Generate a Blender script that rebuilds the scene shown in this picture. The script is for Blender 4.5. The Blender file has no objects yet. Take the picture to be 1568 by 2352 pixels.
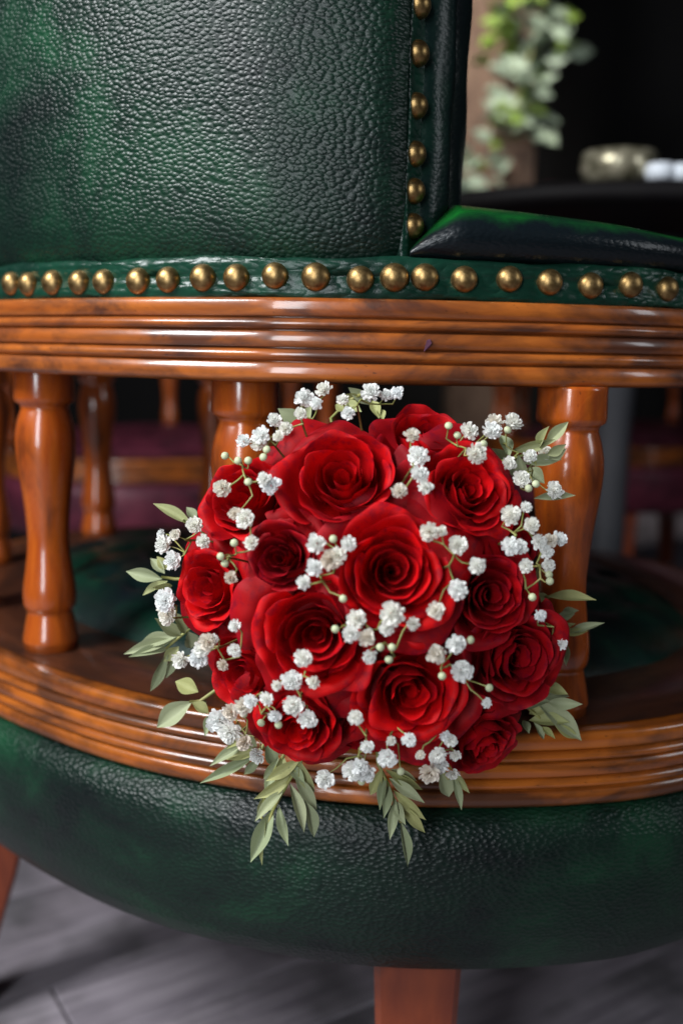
import bpy, math, random
from mathutils import Vector, Matrix
import numpy as np

# ------------------------------------------------------------------ camera, world, lights, exposure
scn = bpy.context.scene
COL = scn.collection
EYE = Vector((0, 0, 0.66))                    # camera 0.66 m above the floor
FPX = 2287.0                                  # 35 mm lens, in pixels of a 1568 x 2352 copy of the photo
PITCH, ROLL = math.radians(9.3), math.radians(1.13)
cP, sP, cR, sR = math.cos(PITCH), math.sin(PITCH), math.cos(ROLL), math.sin(ROLL)
FWD = Vector((0, cP, -sP)); UP0 = Vector((0, sP, cP)); XW = Vector((1, 0, 0))
CRIGHT = XW * cR + UP0 * sR
CUP = UP0 * cR - XW * sR
cam_d = bpy.data.cameras.new('camera'); cam = bpy.data.objects.new('camera', cam_d); COL.objects.link(cam)
M = Matrix((CRIGHT, CUP, -FWD)).transposed().to_4x4(); M.translation = EYE
cam.matrix_world = M
cam_d.sensor_fit = 'HORIZONTAL'; cam_d.sensor_width = 24; cam_d.lens = 35
cam_d.clip_start = 0.02; cam_d.clip_end = 60
cam_d.dof.use_dof = True; cam_d.dof.focus_distance = 0.545; cam_d.dof.aperture_fstop = 3.8
scn.camera = cam

w = bpy.data.worlds.new('World'); scn.world = w; w.use_nodes = True
bg = w.node_tree.nodes['Background']; bg.inputs[0].default_value = (0.62, 0.72, 1.0, 1); bg.inputs[1].default_value = 0.02

def area(name, loc, target, sx, sy, power, col):
    d = bpy.data.lights.new(name, 'AREA'); d.shape = 'RECTANGLE'; d.size = sx; d.size_y = sy; d.energy = power; d.color = col
    o = bpy.data.objects.new(name, d); COL.objects.link(o); o.location = loc
    o.rotation_euler = (Vector(target) - Vector(loc)).to_track_quat('-Z', 'Y').to_euler()
    return o
# the open side of the room lies behind and to the left of the photographer, a smaller opening to the right
area('window_light_main', (-1.25, -0.05, 1.80), (0.0, 0.6, 0.55), 0.55, 0.6, 54, (0.96, 0.98, 1.0))
area('window_light_low', (-0.72, -1.4, 1.15), (0.0, 0.6, 0.62), 0.38, 1.7, 34, (0.90, 0.95, 1.0))
area('window_light_side', (1.7, 0.1, 1.25), (0.1, 0.65, 0.55), 0.35, 0.7, 4.5, (0.9, 0.95, 1.0))
area('fill_light_back', (-0.35, 2.45, 2.5), (0.58, 3.52, 1.55), 0.3, 0.3, 6, (1.0, 0.95, 0.88)).data.spread = math.radians(62)  # added fill lamp, not a window: brightens the post and garland
scn.view_settings.view_transform = 'Standard'; scn.view_settings.look = 'None'
scn.view_settings.exposure = 0.0; scn.view_settings.gamma = 1.0

# ------------------------------------------------------------------ helpers
def ray(px, py):
    X, Y = px - 784, py - 1176
    X, Y = X * cR + Y * sR, -X * sR + Y * cR
    u, v = X / FPX, -Y / FPX
    return Vector((u, cP + v * sP, -sP + v * cP))
def pt(px, py, y):
    d = ray(px, py); return EYE + d * (y / d.y)
def onz(px, py, z):
    d = ray(px, py); return EYE + d * ((z - EYE.z) / d.z)
def project(p):
    q = Vector(p) - EYE
    d = q.dot(FWD); return (784 + FPX * q.dot(CRIGHT) / d, 1176 - FPX * q.dot(CUP) / d)

def tag(o, label=None, cat=None, group=None, kind=None):
    if label: o['label'] = label
    if cat: o['category'] = cat
    if group: o['group'] = group
    if kind: o['kind'] = kind
    return o
def link(name, me, parent=None, mat=None):
    o = bpy.data.objects.new(name, me); COL.objects.link(o)
    if parent is not None: o.parent = parent
    if mat is not None and not me.materials: me.materials.append(mat)
    return o
def empty(name, loc, rz=0):
    o = bpy.data.objects.new(name, None); COL.objects.link(o); o.location = loc; o.rotation_euler = (0, 0, rz)
    o.empty_display_size = .05
    return o
def mesh(name, V, F, uv=None, smooth=True, mat=None):
    me = bpy.data.meshes.new(name); me.from_pydata([tuple(v) for v in V], [], F)
    if uv is not None:
        l = me.uv_layers.new(name='UVMap')
        vi = np.empty(len(me.loops), np.int32); me.loops.foreach_get('vertex_index', vi)
        l.data.foreach_set('uv', np.asarray(uv, np.float32)[vi].ravel())
    if smooth: me.polygons.foreach_set('use_smooth', [True] * len(me.polygons))
    if mat: me.materials.append(mat)
    me.update(); return me
def grid_faces(nu, nv, off=0, wrapu=False, wrapv=False):
    F = []
    for i in range(nu if wrapu else nu - 1):
        for j in range(nv if wrapv else nv - 1):
            a = off + i * nv + j; b = off + ((i + 1) % nu) * nv + j
            c = off + ((i + 1) % nu) * nv + (j + 1) % nv; d = off + i * nv + (j + 1) % nv
            F.append((a, b, c, d))
    return F
def tube_geo(pts, rad, n=6, off=0):
    V = []; k = len(pts); pts = [Vector(p) for p in pts]
    for i, p in enumerate(pts):
        t = (pts[min(i + 1, k - 1)] - pts[max(i - 1, 0)]).normalized()
        a = t.orthogonal().normalized() if i == 0 else (a - t * a.dot(t)).normalized()
        b = t.cross(a); r = rad[i] if isinstance(rad, (list, tuple)) else rad
        for j in range(n):
            q = 2 * math.pi * j / n; V.append(p + (a * math.cos(q) + b * math.sin(q)) * r)
    F = grid_faces(k, n, off, wrapv=True)
    F.append(tuple(off + j for j in range(n))[::-1]); F.append(tuple(off + (k - 1) * n + j for j in range(n)))
    return V, F
def lathe_geo(prof, n=28):
    V = []; uv = []; L = 0
    for i, (r, z) in enumerate(prof):
        if i: L += math.hypot(r - prof[i - 1][0], z - prof[i - 1][1])
        for j in range(n):
            q = 2 * math.pi * j / n; V.append((r * math.cos(q), r * math.sin(q), z)); uv.append((L, .022 * q))
    F = [tuple(reversed(f)) for f in grid_faces(len(prof), n, wrapv=True)]
    F.append(tuple(range(n))[::-1]); F.append(tuple((len(prof) - 1) * n + j for j in range(n)))
    return V, F, uv
def box_geo(x0, x1, y0, y1, z0, z1, b=0.0):
    V = []; F = []
    if b <= 0:
        V = [(x, y, z) for z in (z0, z1) for x, y in ((x0, y0), (x1, y0), (x1, y1), (x0, y1))]
        F = [(3, 2, 1, 0), (4, 5, 6, 7), (0, 1, 5, 4), (1, 2, 6, 5), (2, 3, 7, 6), (3, 0, 4, 7)]
    else:
        rings = [(z0, b), (z0 + b, 0), (z1 - b, 0), (z1, b)]
        for z, i in rings:
            V += [(x0 + b, y0 + i, z), (x1 - b, y0 + i, z), (x1 - i, y0 + b, z), (x1 - i, y1 - b, z),
                  (x1 - b, y1 - i, z), (x0 + b, y1 - i, z), (x0 + i, y1 - b, z), (x0 + i, y0 + b, z)]
        for k in range(3):
            for j in range(8):
                F.append((k * 8 + j, k * 8 + (j + 1) % 8, k * 8 + 8 + (j + 1) % 8, k * 8 + 8 + j))
        F.append(tuple(range(8))[::-1]); F.append(tuple(range(24, 32)))
    return V, F

# ------------------------------------------------------------------ materials
class NT:
    def __init__(s, name):
        s.m = bpy.data.materials.new(name); s.m.use_nodes = True; s.t = s.m.node_tree
        s.p = s.t.nodes['Principled BSDF']; s.out = s.t.nodes['Material Output']
    def n(s, typ, **kw):
        x = s.t.nodes.new(typ)
        for k, v in kw.items():
            if isinstance(v, bpy.types.NodeSocket): s.t.links.new(v, x.inputs[k])
            elif k in x.inputs: x.inputs[k].default_value = v
            else: setattr(x, k, v)
        return x
    def l(s, a, b): s.t.links.new(a, b)
    def set(s, **kw):
        for k, v in kw.items():
            k = k.replace('_', ' ')
            if isinstance(v, bpy.types.NodeSocket): s.l(v, s.p.inputs[k])
            else: s.p.inputs[k].default_value = v
    def coords(s, kind='UV', scale=(1, 1, 1), rot=(0, 0, 0)):
        tc = s.n('ShaderNodeTexCoord'); mp = s.n('ShaderNodeMapping')
        s.l(tc.outputs[kind], mp.inputs['Vector']); mp.inputs['Scale'].default_value = scale; mp.inputs['Rotation'].default_value = rot
        return mp.outputs[0]
    def noise(s, vec, scale, detail=4, rough=.55, dist=0):
        x = s.n('ShaderNodeTexNoise', Scale=scale, Detail=detail, Roughness=rough, Distortion=dist); s.l(vec, x.inputs['Vector']); return x.outputs['Fac']
    def ramp(s, fac, *stops):
        x = s.n('ShaderNodeValToRGB'); s.l(fac, x.inputs[0]); e = x.color_ramp.elements
        while len(e) < len(stops): e.new(.5)
        for el, (p, c) in zip(e, stops): el.position = p; el.color = (*c, 1) if len(c) == 3 else c
        return x.outputs[0]
    def mix(s, fac, a, b, mode='MIX'):
        x = s.n('ShaderNodeMix', data_type='RGBA', blend_type=mode)
        for i, v in ((0, fac), (6, a), (7, b)):
            if isinstance(v, bpy.types.NodeSocket): s.l(v, x.inputs[i])
            else: x.inputs[i].default_value = v if i == 0 else (*v, 1)
        return x.outputs[2]
    def math(s, op, a, b=0.0):
        x = s.n('ShaderNodeMath', operation=op)
        for i, v in ((0, a), (1, b)):
            if isinstance(v, bpy.types.NodeSocket): s.l(v, x.inputs[i])
            else: x.inputs[i].default_value = v
        return x.outputs[0]
    def bump(s, h, strength, dist, normal=None):
        x = s.n('ShaderNodeBump', Strength=strength, Distance=dist); s.l(h, x.inputs['Height'])
        if normal is not None: s.l(normal, x.inputs['Normal'])
        return x.outputs[0]

def leather(name, lite, mid, dark, pebble=430, strength=.6, rough=.40, rot=.5, stretch=.62, patch=9):
    t = NT(name); uv = t.coords('UV')
    w_ = t.n('ShaderNodeTexNoise', Scale=90, Detail=2); t.l(uv, w_.inputs['Vector'])
    mixv = t.n('ShaderNodeVectorMath', operation='MULTIPLY_ADD'); t.l(w_.outputs['Color'], mixv.inputs[0])
    mixv.inputs[1].default_value = (.0016, .0016, 0); t.l(uv, mixv.inputs[2])
    mp = t.n('ShaderNodeMapping'); t.l(mixv.outputs[0], mp.inputs['Vector'])
    mp.inputs['Rotation'].default_value = (0, 0, rot); mp.inputs['Scale'].default_value = (stretch, 1, 1)
    v = t.n('ShaderNodeTexVoronoi', feature='F1', voronoi_dimensions='2D', Scale=pebble); t.l(mp.outputs[0], v.inputs['Vector'])
    h = t.n('ShaderNodeMapRange', interpolation_type='SMOOTHSTEP'); t.l(v.outputs['Distance'], h.inputs['Value'])
    h.inputs['From Min'].default_value = .78; h.inputs['From Max'].default_value = .12
    fine = t.noise(uv, 900, 2)
    hh = t.math('ADD', h.outputs[0], t.math('MULTIPLY', fine, .25))
    big = t.noise(uv, patch, 5, .6, .6); mid_n = t.noise(uv, 38, 4, .6)
    f = t.math('ADD', t.math('MULTIPLY', big, .8), t.math('MULTIPLY', mid_n, .2))
    c = t.ramp(f, (.36, dark), (.52, mid), (.68, lite))
    t.set(Base_Color=c, Roughness=t.math('ADD', t.math('MULTIPLY', mid_n, .16), rough - .08), Specular_IOR_Level=.32)
    t.set(Normal=t.bump(hh, strength, .0007))
    return t.m
GREEN = leather('green_pebbled_leather', (.0055, .046, .019), (.0025, .016, .009), (.0015, .0055, .005))
GREEN_STRIP = leather('green_strip_leather', (.008, .056, .030), (.005, .032, .019), (.003, .014, .010), pebble=240, rot=0, stretch=.45, strength=.7, rough=.3)
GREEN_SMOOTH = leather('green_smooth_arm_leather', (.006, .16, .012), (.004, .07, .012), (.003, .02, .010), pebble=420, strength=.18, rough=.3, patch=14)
GREEN_DARK = leather('dark_green_side_leather', (.004, .035, .018), (.003, .014, .011), (.003, .007, .009), pebble=420, strength=.18, rough=.34, patch=10)
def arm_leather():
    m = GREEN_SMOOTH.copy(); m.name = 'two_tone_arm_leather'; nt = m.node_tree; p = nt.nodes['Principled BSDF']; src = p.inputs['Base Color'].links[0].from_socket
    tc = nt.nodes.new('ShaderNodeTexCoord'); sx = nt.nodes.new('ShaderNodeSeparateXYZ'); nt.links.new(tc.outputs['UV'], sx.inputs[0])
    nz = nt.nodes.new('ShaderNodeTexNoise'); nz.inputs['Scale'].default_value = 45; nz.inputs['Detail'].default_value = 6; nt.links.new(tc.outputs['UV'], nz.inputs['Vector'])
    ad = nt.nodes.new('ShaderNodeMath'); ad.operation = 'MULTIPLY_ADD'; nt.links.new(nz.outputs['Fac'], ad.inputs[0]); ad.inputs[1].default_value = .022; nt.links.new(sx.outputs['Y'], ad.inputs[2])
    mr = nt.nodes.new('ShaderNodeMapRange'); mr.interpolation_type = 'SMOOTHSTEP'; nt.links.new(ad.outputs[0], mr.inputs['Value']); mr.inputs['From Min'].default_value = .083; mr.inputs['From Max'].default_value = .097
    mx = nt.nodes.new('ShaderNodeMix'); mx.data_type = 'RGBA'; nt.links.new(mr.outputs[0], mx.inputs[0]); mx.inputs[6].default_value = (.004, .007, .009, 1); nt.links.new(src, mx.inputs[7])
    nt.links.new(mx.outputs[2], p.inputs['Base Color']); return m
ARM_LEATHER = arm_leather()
BURGUNDY = leather('burgundy_leather', (.16, .03, .05), (.09, .016, .03), (.03, .008, .014), pebble=300, strength=.3, rough=.4, patch=12)

def wood(name, lite, mid, dark, patina=.5, gu=5, gv=70, coat=.7, rough=.34, specks=True):
    t = NT(name); a = t.coords('UV', (gu, gv, 1)); uv = t.coords('UV')
    g = t.noise(a, 1.6, 6, .6, .4); c = t.ramp(g, (.3, mid), (.62, lite))
    p = t.noise(t.coords('UV', (1, 2.6, 1)), 11, 5, .62, .5)
    pf = t.ramp(p, (patina - .03, (0, 0, 0)), (patina + .16, (1, 1, 1)))
    c = t.mix(t.math('MULTIPLY', pf, .86), c, dark)
    if specks:
        s = t.noise(t.coords('UV', (260, 420, 1)), 1, 2, .5); sf = t.ramp(s, (.66, (0, 0, 0)), (.74, (1, 1, 1)))
        where = t.ramp(t.noise(uv, 16, 3), (.42, (0, 0, 0)), (.6, (1, 1, 1)))
        c = t.mix(t.math('MULTIPLY', t.math('MULTIPLY', sf, where), .8), c, (.018, .008, .005))
    t.set(Base_Color=c, Roughness=t.math('ADD', t.math('MULTIPLY', p, .2), rough - .1), Coat_Weight=coat, Coat_Roughness=.11, Specular_IOR_Level=.4)
    t.set(Normal=t.bump(t.noise(uv, 140, 3), .12, .001))
    return t.m
RAIL = wood('worn_walnut_rail', (.40, .110, .017), (.27, .062, .010), (.042, .016, .011), patina=.44)
LOWRAIL = wood('worn_walnut_base_rail', (.42, .115, .013), (.27, .062, .008), (.035, .013, .007), patina=.43)
TURN = wood('turned_walnut', (.40, .085, .008), (.28, .045, .006), (.06, .014, .005), patina=.52, gu=9, gv=60, coat=.9, rough=.28)
TOPWOOD = wood('dark_rail_top', (.075, .024, .010), (.045, .014, .007), (.016, .007, .005), patina=.5, coat=.5, rough=.4)
LEGWOOD = wood('red_brown_leg', (.19, .036, .010), (.13, .022, .007), (.05, .012, .006), patina=.6, gu=12, gv=40, coat=.5, specks=False)

def simple(name, col, rough=.5, metal=0, var=None, scale=30, **kw):
    t = NT(name)
    if var is not None:
        c = t.ramp(t.noise(t.coords('Object'), scale, 4), (.35, col), (.65, var)); t.set(Base_Color=c)
    else: t.set(Base_Color=(*col, 1))
    t.set(Roughness=rough, Metallic=metal, **kw); return t.m
def brass():
    t = NT('aged_brass'); n = t.noise(t.coords('Object'), 160, 4); n2 = t.noise(t.coords('Object'), 700, 3)
    t.set(Base_Color=t.ramp(n, (.35, (.22, .135, .05)), (.65, (.42, .28, .12))), Metallic=1.0,
          Roughness=t.math('ADD', t.math('MULTIPLY', n2, .22), .31))
    t.set(Normal=t.bump(t.noise(t.coords('Object'), 260, 2), .18, .001)); return t.m
BRASS = brass()

def petal_mat(name, lite, dark, edge):
    t = NT(name); oi = t.n('ShaderNodeObjectInfo')
    uv = t.coords('UV'); n = t.noise(t.coords('UV', (1.2, .8, 1)), 1.4, 1, .4)
    c = t.ramp(n, (.25, dark), (.5, lite))
    c = t.mix(t.math('MULTIPLY', oi.outputs['Random'], .55), c, dark)
    sep = t.n('ShaderNodeSeparateXYZ'); t.l(uv, sep.inputs[0])
    veins = t.noise(t.coords('UV', (34, 1.2, 1)), 2, 3)
    c = t.mix(t.math('MULTIPLY', t.ramp(sep.outputs['Y'], (.9, (0, 0, 0)), (1.0, (1, 1, 1))), .38), c, edge)
    bn = t.ramp(t.noise(t.coords('Object'), 5.5, 3, .6), (.52, (0, 0, 0)), (.66, (1, 1, 1)))
    bz = t.math('MULTIPLY', bn, t.ramp(sep.outputs['Y'], (.55, (0, 0, 0)), (.95, (1, 1, 1))))
    c = t.mix(t.math('MULTIPLY', bz, .55), c, (.09, .0006, .012))
    t.set(Base_Color=c, Roughness=.62, Specular_IOR_Level=.16, Sheen_Weight=.05, Sheen_Roughness=.5, Sheen_Tint=(1, .05, .10, 1))
    t.set(Normal=t.bump(veins, .14, .0006))
    tr = t.n('ShaderNodeBsdfTranslucent'); t.l(c, tr.inputs['Color'])
    ms = t.n('ShaderNodeMixShader'); ms.inputs[0].default_value = .05
    t.l(t.p.outputs[0], ms.inputs[1]); t.l(tr.outputs[0], ms.inputs[2]); t.l(ms.outputs[0], t.out.inputs['Surface'])
    return t.m
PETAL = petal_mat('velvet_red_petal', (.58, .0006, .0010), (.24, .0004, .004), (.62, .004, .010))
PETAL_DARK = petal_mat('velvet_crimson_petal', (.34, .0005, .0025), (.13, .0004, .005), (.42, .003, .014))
def leaf_mat():
    t = NT('sage_leaf'); oi = t.n('ShaderNodeObjectInfo'); r = oi.outputs['Random']
    c = t.ramp(r, (0, (.31, .36, .21)), (.45, (.42, .45, .28)), (.75, (.39, .40, .16)), (1, (.50, .49, .22)))
    n = t.noise(t.coords('Object'), 180, 4); c = t.mix(t.ramp(n, (.4, (0, 0, 0)), (.75, (.6, .6, .6))), c, (.12, .16, .05))
    t.set(Base_Color=c, Roughness=.55, Specular_IOR_Level=.3)
    t.set(Normal=t.bump(t.noise(t.coords('UV', (14, 3, 1)), 3, 3), .25, .001))
    tr = t.n('ShaderNodeBsdfTranslucent'); t.l(c, tr.inputs['Color'])
    ms = t.n('ShaderNodeMixShader'); ms.inputs[0].default_value = .15
    t.l(t.p.outputs[0], ms.inputs[1]); t.l(tr.outputs[0], ms.inputs[2]); t.l(ms.outputs[0], t.out.inputs['Surface'])
    return t.m
LEAF = leaf_mat()
def white_mat():
    t = NT('baby_breath_white'); oi = t.n('ShaderNodeObjectInfo')
    c = t.ramp(oi.outputs['Random'], (0, (.88, .90, .90)), (.8, (.88, .87, .80)), (1, (.72, .64, .54)))
    t.set(Base_Color=c, Roughness=.7, Specular_IOR_Level=.2)
    tr = t.n('ShaderNodeBsdfTranslucent'); t.l(c, tr.inputs['Color'])
    ms = t.n('ShaderNodeMixShader'); ms.inputs[0].default_value = .38
    t.l(t.p.outputs[0], ms.inputs[1]); t.l(tr.outputs[0], ms.inputs[2]); t.l(ms.outputs[0], t.out.inputs['Surface'])
    return t.m
WHITE = white_mat()
STEM = simple('stem_green', (.22, .25, .06), .5, var=(.30, .27, .09), scale=120)
BUD = simple('bud_green_white', (.34, .40, .17), .5, var=(.62, .64, .48), scale=420)

# ------------------------------------------------------------------ plan outline of the chair seat (metres, camera at x=y=0)
CTRL = [(.06, .570), (.15, .578), (.22, .600), (.31, .660), (.375, .76), (.40, .89), (.38, 1.04), (.30, 1.17), (.17, 1.245),
        (0, 1.275), (-.16, 1.272), (-.285, 1.24), (-.375, 1.16), (-.405, 1.03), (-.38, .88), (-.325, .78), (-.25, .705),
        (-.188, .655), (-.14, .624), (-.09, .601), (-.02, .579)]
def outline():
    P = [Vector(c) for c in CTRL]; n = len(P); out = []
    for i in range(n):
        a, b, c, d = P[i - 1], P[i], P[(i + 1) % n], P[(i + 2) % n]
        for k in range(40):
            t = k / 40
            out.append(.5 * ((2 * b) + (c - a) * t + (2 * a - 5 * b + 4 * c - d) * t * t + (3 * b - a - 3 * c + d) * t ** 3))
    A = np.array([(v.x, v.y) for v in out])
    for _ in range(60): A = (np.roll(A, 1, 0) + 2 * A + np.roll(A, -1, 0)) / 4       # iron out small kinks
    return A
OUT = outline()
SEG = np.linalg.norm(np.roll(OUT, -1, 0) - OUT, axis=1); PERIM = SEG.sum(); SARC = np.concatenate([[0], np.cumsum(SEG)])
OX = np.append(OUT[:, 0], OUT[0, 0]); OY = np.append(OUT[:, 1], OUT[0, 1])
def fr(s):
    """point and outward normal of the outline at arc length s (s = 0 near the camera, growing to the right)"""
    q = s % PERIM; e = .004
    f = lambda z: Vector((np.interp(z % PERIM, SARC, OX), np.interp(z % PERIM, SARC, OY)))
    t = (f(q + e) - f(q - e)).normalized()
    return f(q), Vector((t.y, -t.x)), t
def near_s(x, y):
    i = int(np.argmin((OUT[:, 0] - x) ** 2 + (OUT[:, 1] - y) ** 2)); s = SARC[i]
    return s if s < PERIM / 2 else s - PERIM
CEN = Vector((0.0, .92))
ZC = EYE.z
def inset(s):                                   # the top ring is set back a little more towards the arm
    s = (s + PERIM / 2) % PERIM - PERIM / 2
    return max(0.0, min(.034, .013 + .12 * s))
def ring(prof, s0, s1, n, ins=None, caps=True, closed=False, z0=ZC, wob=None):
    """sweep (outward offset, height) along the outline; coordinates relative to CEN on the floor"""
    V = []; uv = []; m = len(prof); L = [0]
    for i in range(1, m): L.append(L[-1] + math.hypot(prof[i][0] - prof[i - 1][0], prof[i][1] - prof[i - 1][1]))
    for i in range(n):
        s = s0 + (s1 - s0) * i / (n if closed else n - 1)
        p, N, t = fr(s); k = ins(s) if ins else 0
        for j, (o, z) in enumerate(prof):
            dz = wob(s, j) if wob else 0
            q = p + N * (o - k); V.append((q.x - CEN.x, q.y - CEN.y, z + z0 + dz)); uv.append((s, L[j]))
    F = grid_faces(n, m, wrapu=closed)
    if caps and not closed:
        F.append(tuple(range(m))); F.append(tuple((n - 1) * m + j for j in range(m))[::-1])
    return V, F, uv
S_AXIS = near_s(-.25, .705)
S_B = near_s(.038, .573) - .0062                        # right-hand edge of the backrest
HALF = S_B - S_AXIS
ARM = .86

def rail_profile(z_top, z_bot, depth):
    H = z_top - z_bot; y = lambda f: z_top - H * f
    pr = [(-depth, y(.02)), (-.0035, y(0)), (-.001, y(.012)), (.0, y(.05)), (.0004, y(.205)), (-.0006, y(.222)), (-.0058, y(.228))]
    def bead(f0, f1):
        c = (f0 + f1) / 2; r = (f1 - f0) / 2
        for a in range(-80, 81, 16):
            q = math.radians(a); pr.append((-.0026 + .0052 * math.cos(q), y(c + r * math.sin(q))))
    bead(.238, .375)
    pr.extend([(-.0058, y(.385)), (-.0004, y(.392)), (.0010, y(.405)), (.0012, y(.565)), (.0002, y(.58)), (-.0058, y(.586))])
    bead(.596, .745)
    pr.extend([(-.0058, y(.755)), (.0008, y(.762)), (.0022, y(.775)), (.0020, y(.93)), (.0008, y(.97)), (-.003, y(1.0)), (-depth, y(1.0))])
    return pr

SPIN = [(.66, 0), (.66, 8), (.655, 14), (.67, 60), (.655, 70), (.56, 76), (.53, 82), (.525, 88), (.545, 93), (.61, 115), (.655, 140), (.67, 165), (.655, 195),
        (.61, 235), (.55, 280), (.50, 325), (.47, 370), (.465, 395), (.48, 425), (.53, 465), (.585, 500), (.605, 525), (.60, 545), (.575, 556), (.535, 562), (.515, 566),
        (.52, 572), (.56, 590), (.62, 622), (.645, 636), (.64, 640), (.62, 642), (.62, 660)]

def build_chair(name, rot=0.0, loc=None, green=True, spindle_s=None, nails=None, side_nails=None):
    root = empty(name, (CEN.x, CEN.y, 0) if loc is None else loc, rot)
    L_main = GREEN if green else BURGUNDY; L_strip = GREEN_STRIP if green else BURGUNDY
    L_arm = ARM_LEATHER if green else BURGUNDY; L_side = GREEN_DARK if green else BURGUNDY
    a0, a1 = S_AXIS - ARM, S_AXIS + ARM
    nn = 150 if green else 60
    # base rail (full ring) with its darker flat top
    V, F, uv = ring(rail_profile(-.2285, -.276, .03), PERIM * .5, PERIM * 1.5, 2 * nn, closed=True, caps=False)
    rail = link('base_rail', mesh('base_rail', V, F, uv, mat=LOWRAIL), root)
    V, F, uv = ring([(-.012, -.2279), (-.03, -.2278), (-.095, -.2277), (-.100, -.231), (-.100, -.27), (-.05, -.274)], PERIM * .5, PERIM * 1.5, 2 * nn, closed=True, caps=False)
    link('rail_top', mesh('rail_top', V, F, uv, mat=TOPWOOD), rail)
    # top rail, open at the front
    V, F, uv = ring(rail_profile(.029, -.020, .07), a0, a1, 2 * nn, ins=inset)
    link('arm_rail', mesh('arm_rail', V, F, uv, mat=RAIL), root)
    # upholstered band under the rail
    pr = [(-.03, -.2755), (-.006, -.2760), (.003, -.2785), (.0095, -.285), (.0125, -.295), (.0130, -.31), (.0115, -.332), (.008, -.354), (.0015, -.374), (-.008, -.3885), (-.022, -.3975), (-.05, -.400), (-.10, -.401)]
    V, F, uv = ring(pr, PERIM * .5, PERIM * 1.5, 2 * nn, closed=True, caps=False)
    link('seat_band', mesh('seat_band', V, F, uv, mat=L_main), root)
    # bottom board
    V = [(p.x - CEN.x, p.y - CEN.y, z + ZC) for z in (-.400, -.37) for p in [fr(PERIM * i / 60)[0] + fr(PERIM * i / 60)[1] * -.09 for i in range(60)]]
    F = [tuple(range(60))[::-1], tuple(range(60, 120))] + [(i, (i + 1) % 60, 60 + (i + 1) % 60, 60 + i) for i in range(60)]
    link('underside_board', mesh('underside_board', V, F, [(v[0], v[1]) for v in V], smooth=False, mat=TOPWOOD), root)
    # buttoned cushion inside the ring
    V = []; uv = []; nr, na = 34, 120
    for i in range(nr):
        q = i / (nr - 1)
        for j in range(na):
            p, N, t = fr(PERIM * j / na); e = p - N * .085
            v = CEN + (e - CEN) * q; x, y = v.x - CEN.x, v.y - CEN.y
            g = .085; u_, w_ = (x + y) / g, (x - y) / g
            tuft = (1 - abs(math.sin(math.pi * u_))) ** 3 + (1 - abs(math.sin(math.pi * w_))) ** 3
            pit = math.exp(-((((u_ + .5) % 1 - .5) ** 2 + ((w_ + .5) % 1 - .5) ** 2)) / .02)
            dome = math.sqrt(max(0, 1 - q ** 6)) * .034
            V.append((x, y, ZC - .240 + dome + .02 * (1 - q * q) - (.0035 * tuft + .010 * pit) * (1 - q ** 8))); uv.append((x, y))
    cush = link('seat_cushion', mesh('seat_cushion', V, grid_faces(nr, na, wrapv=True), uv, mat=L_side), root)
    # spindles
    V, F, uv = lathe_geo([(r * .0325, ZC - .2285 + (660 - h) / 660 * .209) for r, h in reversed(SPIN)], 32 if green else 16)
    sp_me = mesh('spindle', V, F, uv, mat=TURN)
    for s in spindle_s:
        p, N, t = fr(s); q = p - N * .040
        o = link('spindle', sp_me, root); o.location = (q.x - CEN.x, q.y - CEN.y, 0); o.rotation_euler.z = s * 7
    # nail strip
    def sw(s, j): return .0009 * math.sin(s * 47 + j) + .0006 * math.sin(s * 113 + 2 * j)
    pr = [(-.06, .0285), (-.0045, .0285), (-.0035, .0300), (-.0030, .033), (-.0046, .0395), (-.0052, .0408), (-.0046, .0421), (-.0036, .048), (-.0040, .0510), (-.0060, .0520), (-.013, .0522), (-.06, .0522)]
    V, F, uv = ring(pr, a0, a1, 2 * nn + 101, ins=inset, wob=sw)
    strip = link('nail_strip', mesh('nail_strip', V, F, uv, mat=L_strip), root)
    # backrest outer panel
    V = []; uv = []; b0, b1 = S_AXIS - HALF, S_B; ns, nz = 120, 40
    for i in range(ns):
        s = b0 + (b1 - b0) * i / (ns - 1); p, N, t = fr(s); d = min(s - b0, b1 - s)
        for j in range(nz):
            z = .0505 + .42 * (j / (nz - 1)) ** 1.3; h = z - .0505
            o = -.009 + .009 * (1 - math.exp(-h / .012)) + .004 * min(1, h / .1) - .010 * math.exp(-d / .006) - inset(s)
            q = p + N * o; V.append((q.x - CEN.x, q.y - CEN.y, z + ZC)); uv.append((s, z))
    back = link('backrest', mesh('backrest', V, grid_faces(ns, nz), uv, mat=L_main), root)
    # the two ends of the backrest: nailed edge strip, then the rolled padding of the inner face
    for side in (1, -1):
        p, N, t = fr(S_B if side > 0 else S_AXIS - HALF); k = inset(S_B if side > 0 else S_AXIS - HALF); t = t * side
        plan = [(-.004, -.012), (-.001, -.010), (.0015, -.0112), (.0025, -.0135), (.0050, -.0185), (.0072, -.0230), (.0088, -.0252)]
        roll = [(.0080, -.0245), (.0105, -.0248), (.0150, -.0262), (.0185, -.0292), (.0220, -.0336), (.0243, -.0390), (.0250, -.0450), (.0240, -.0510), (.0226, -.0550), (.0226, -.0580),
                (.0245, -.0600), (.0280, -.0640), (.0310, -.0710), (.0330, -.0800), (.0340, -.0900), (.0330, -.1000), (.028, -.112), (.014, -.120), (-.03, -.124), (-.12, -.110)]
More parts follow.
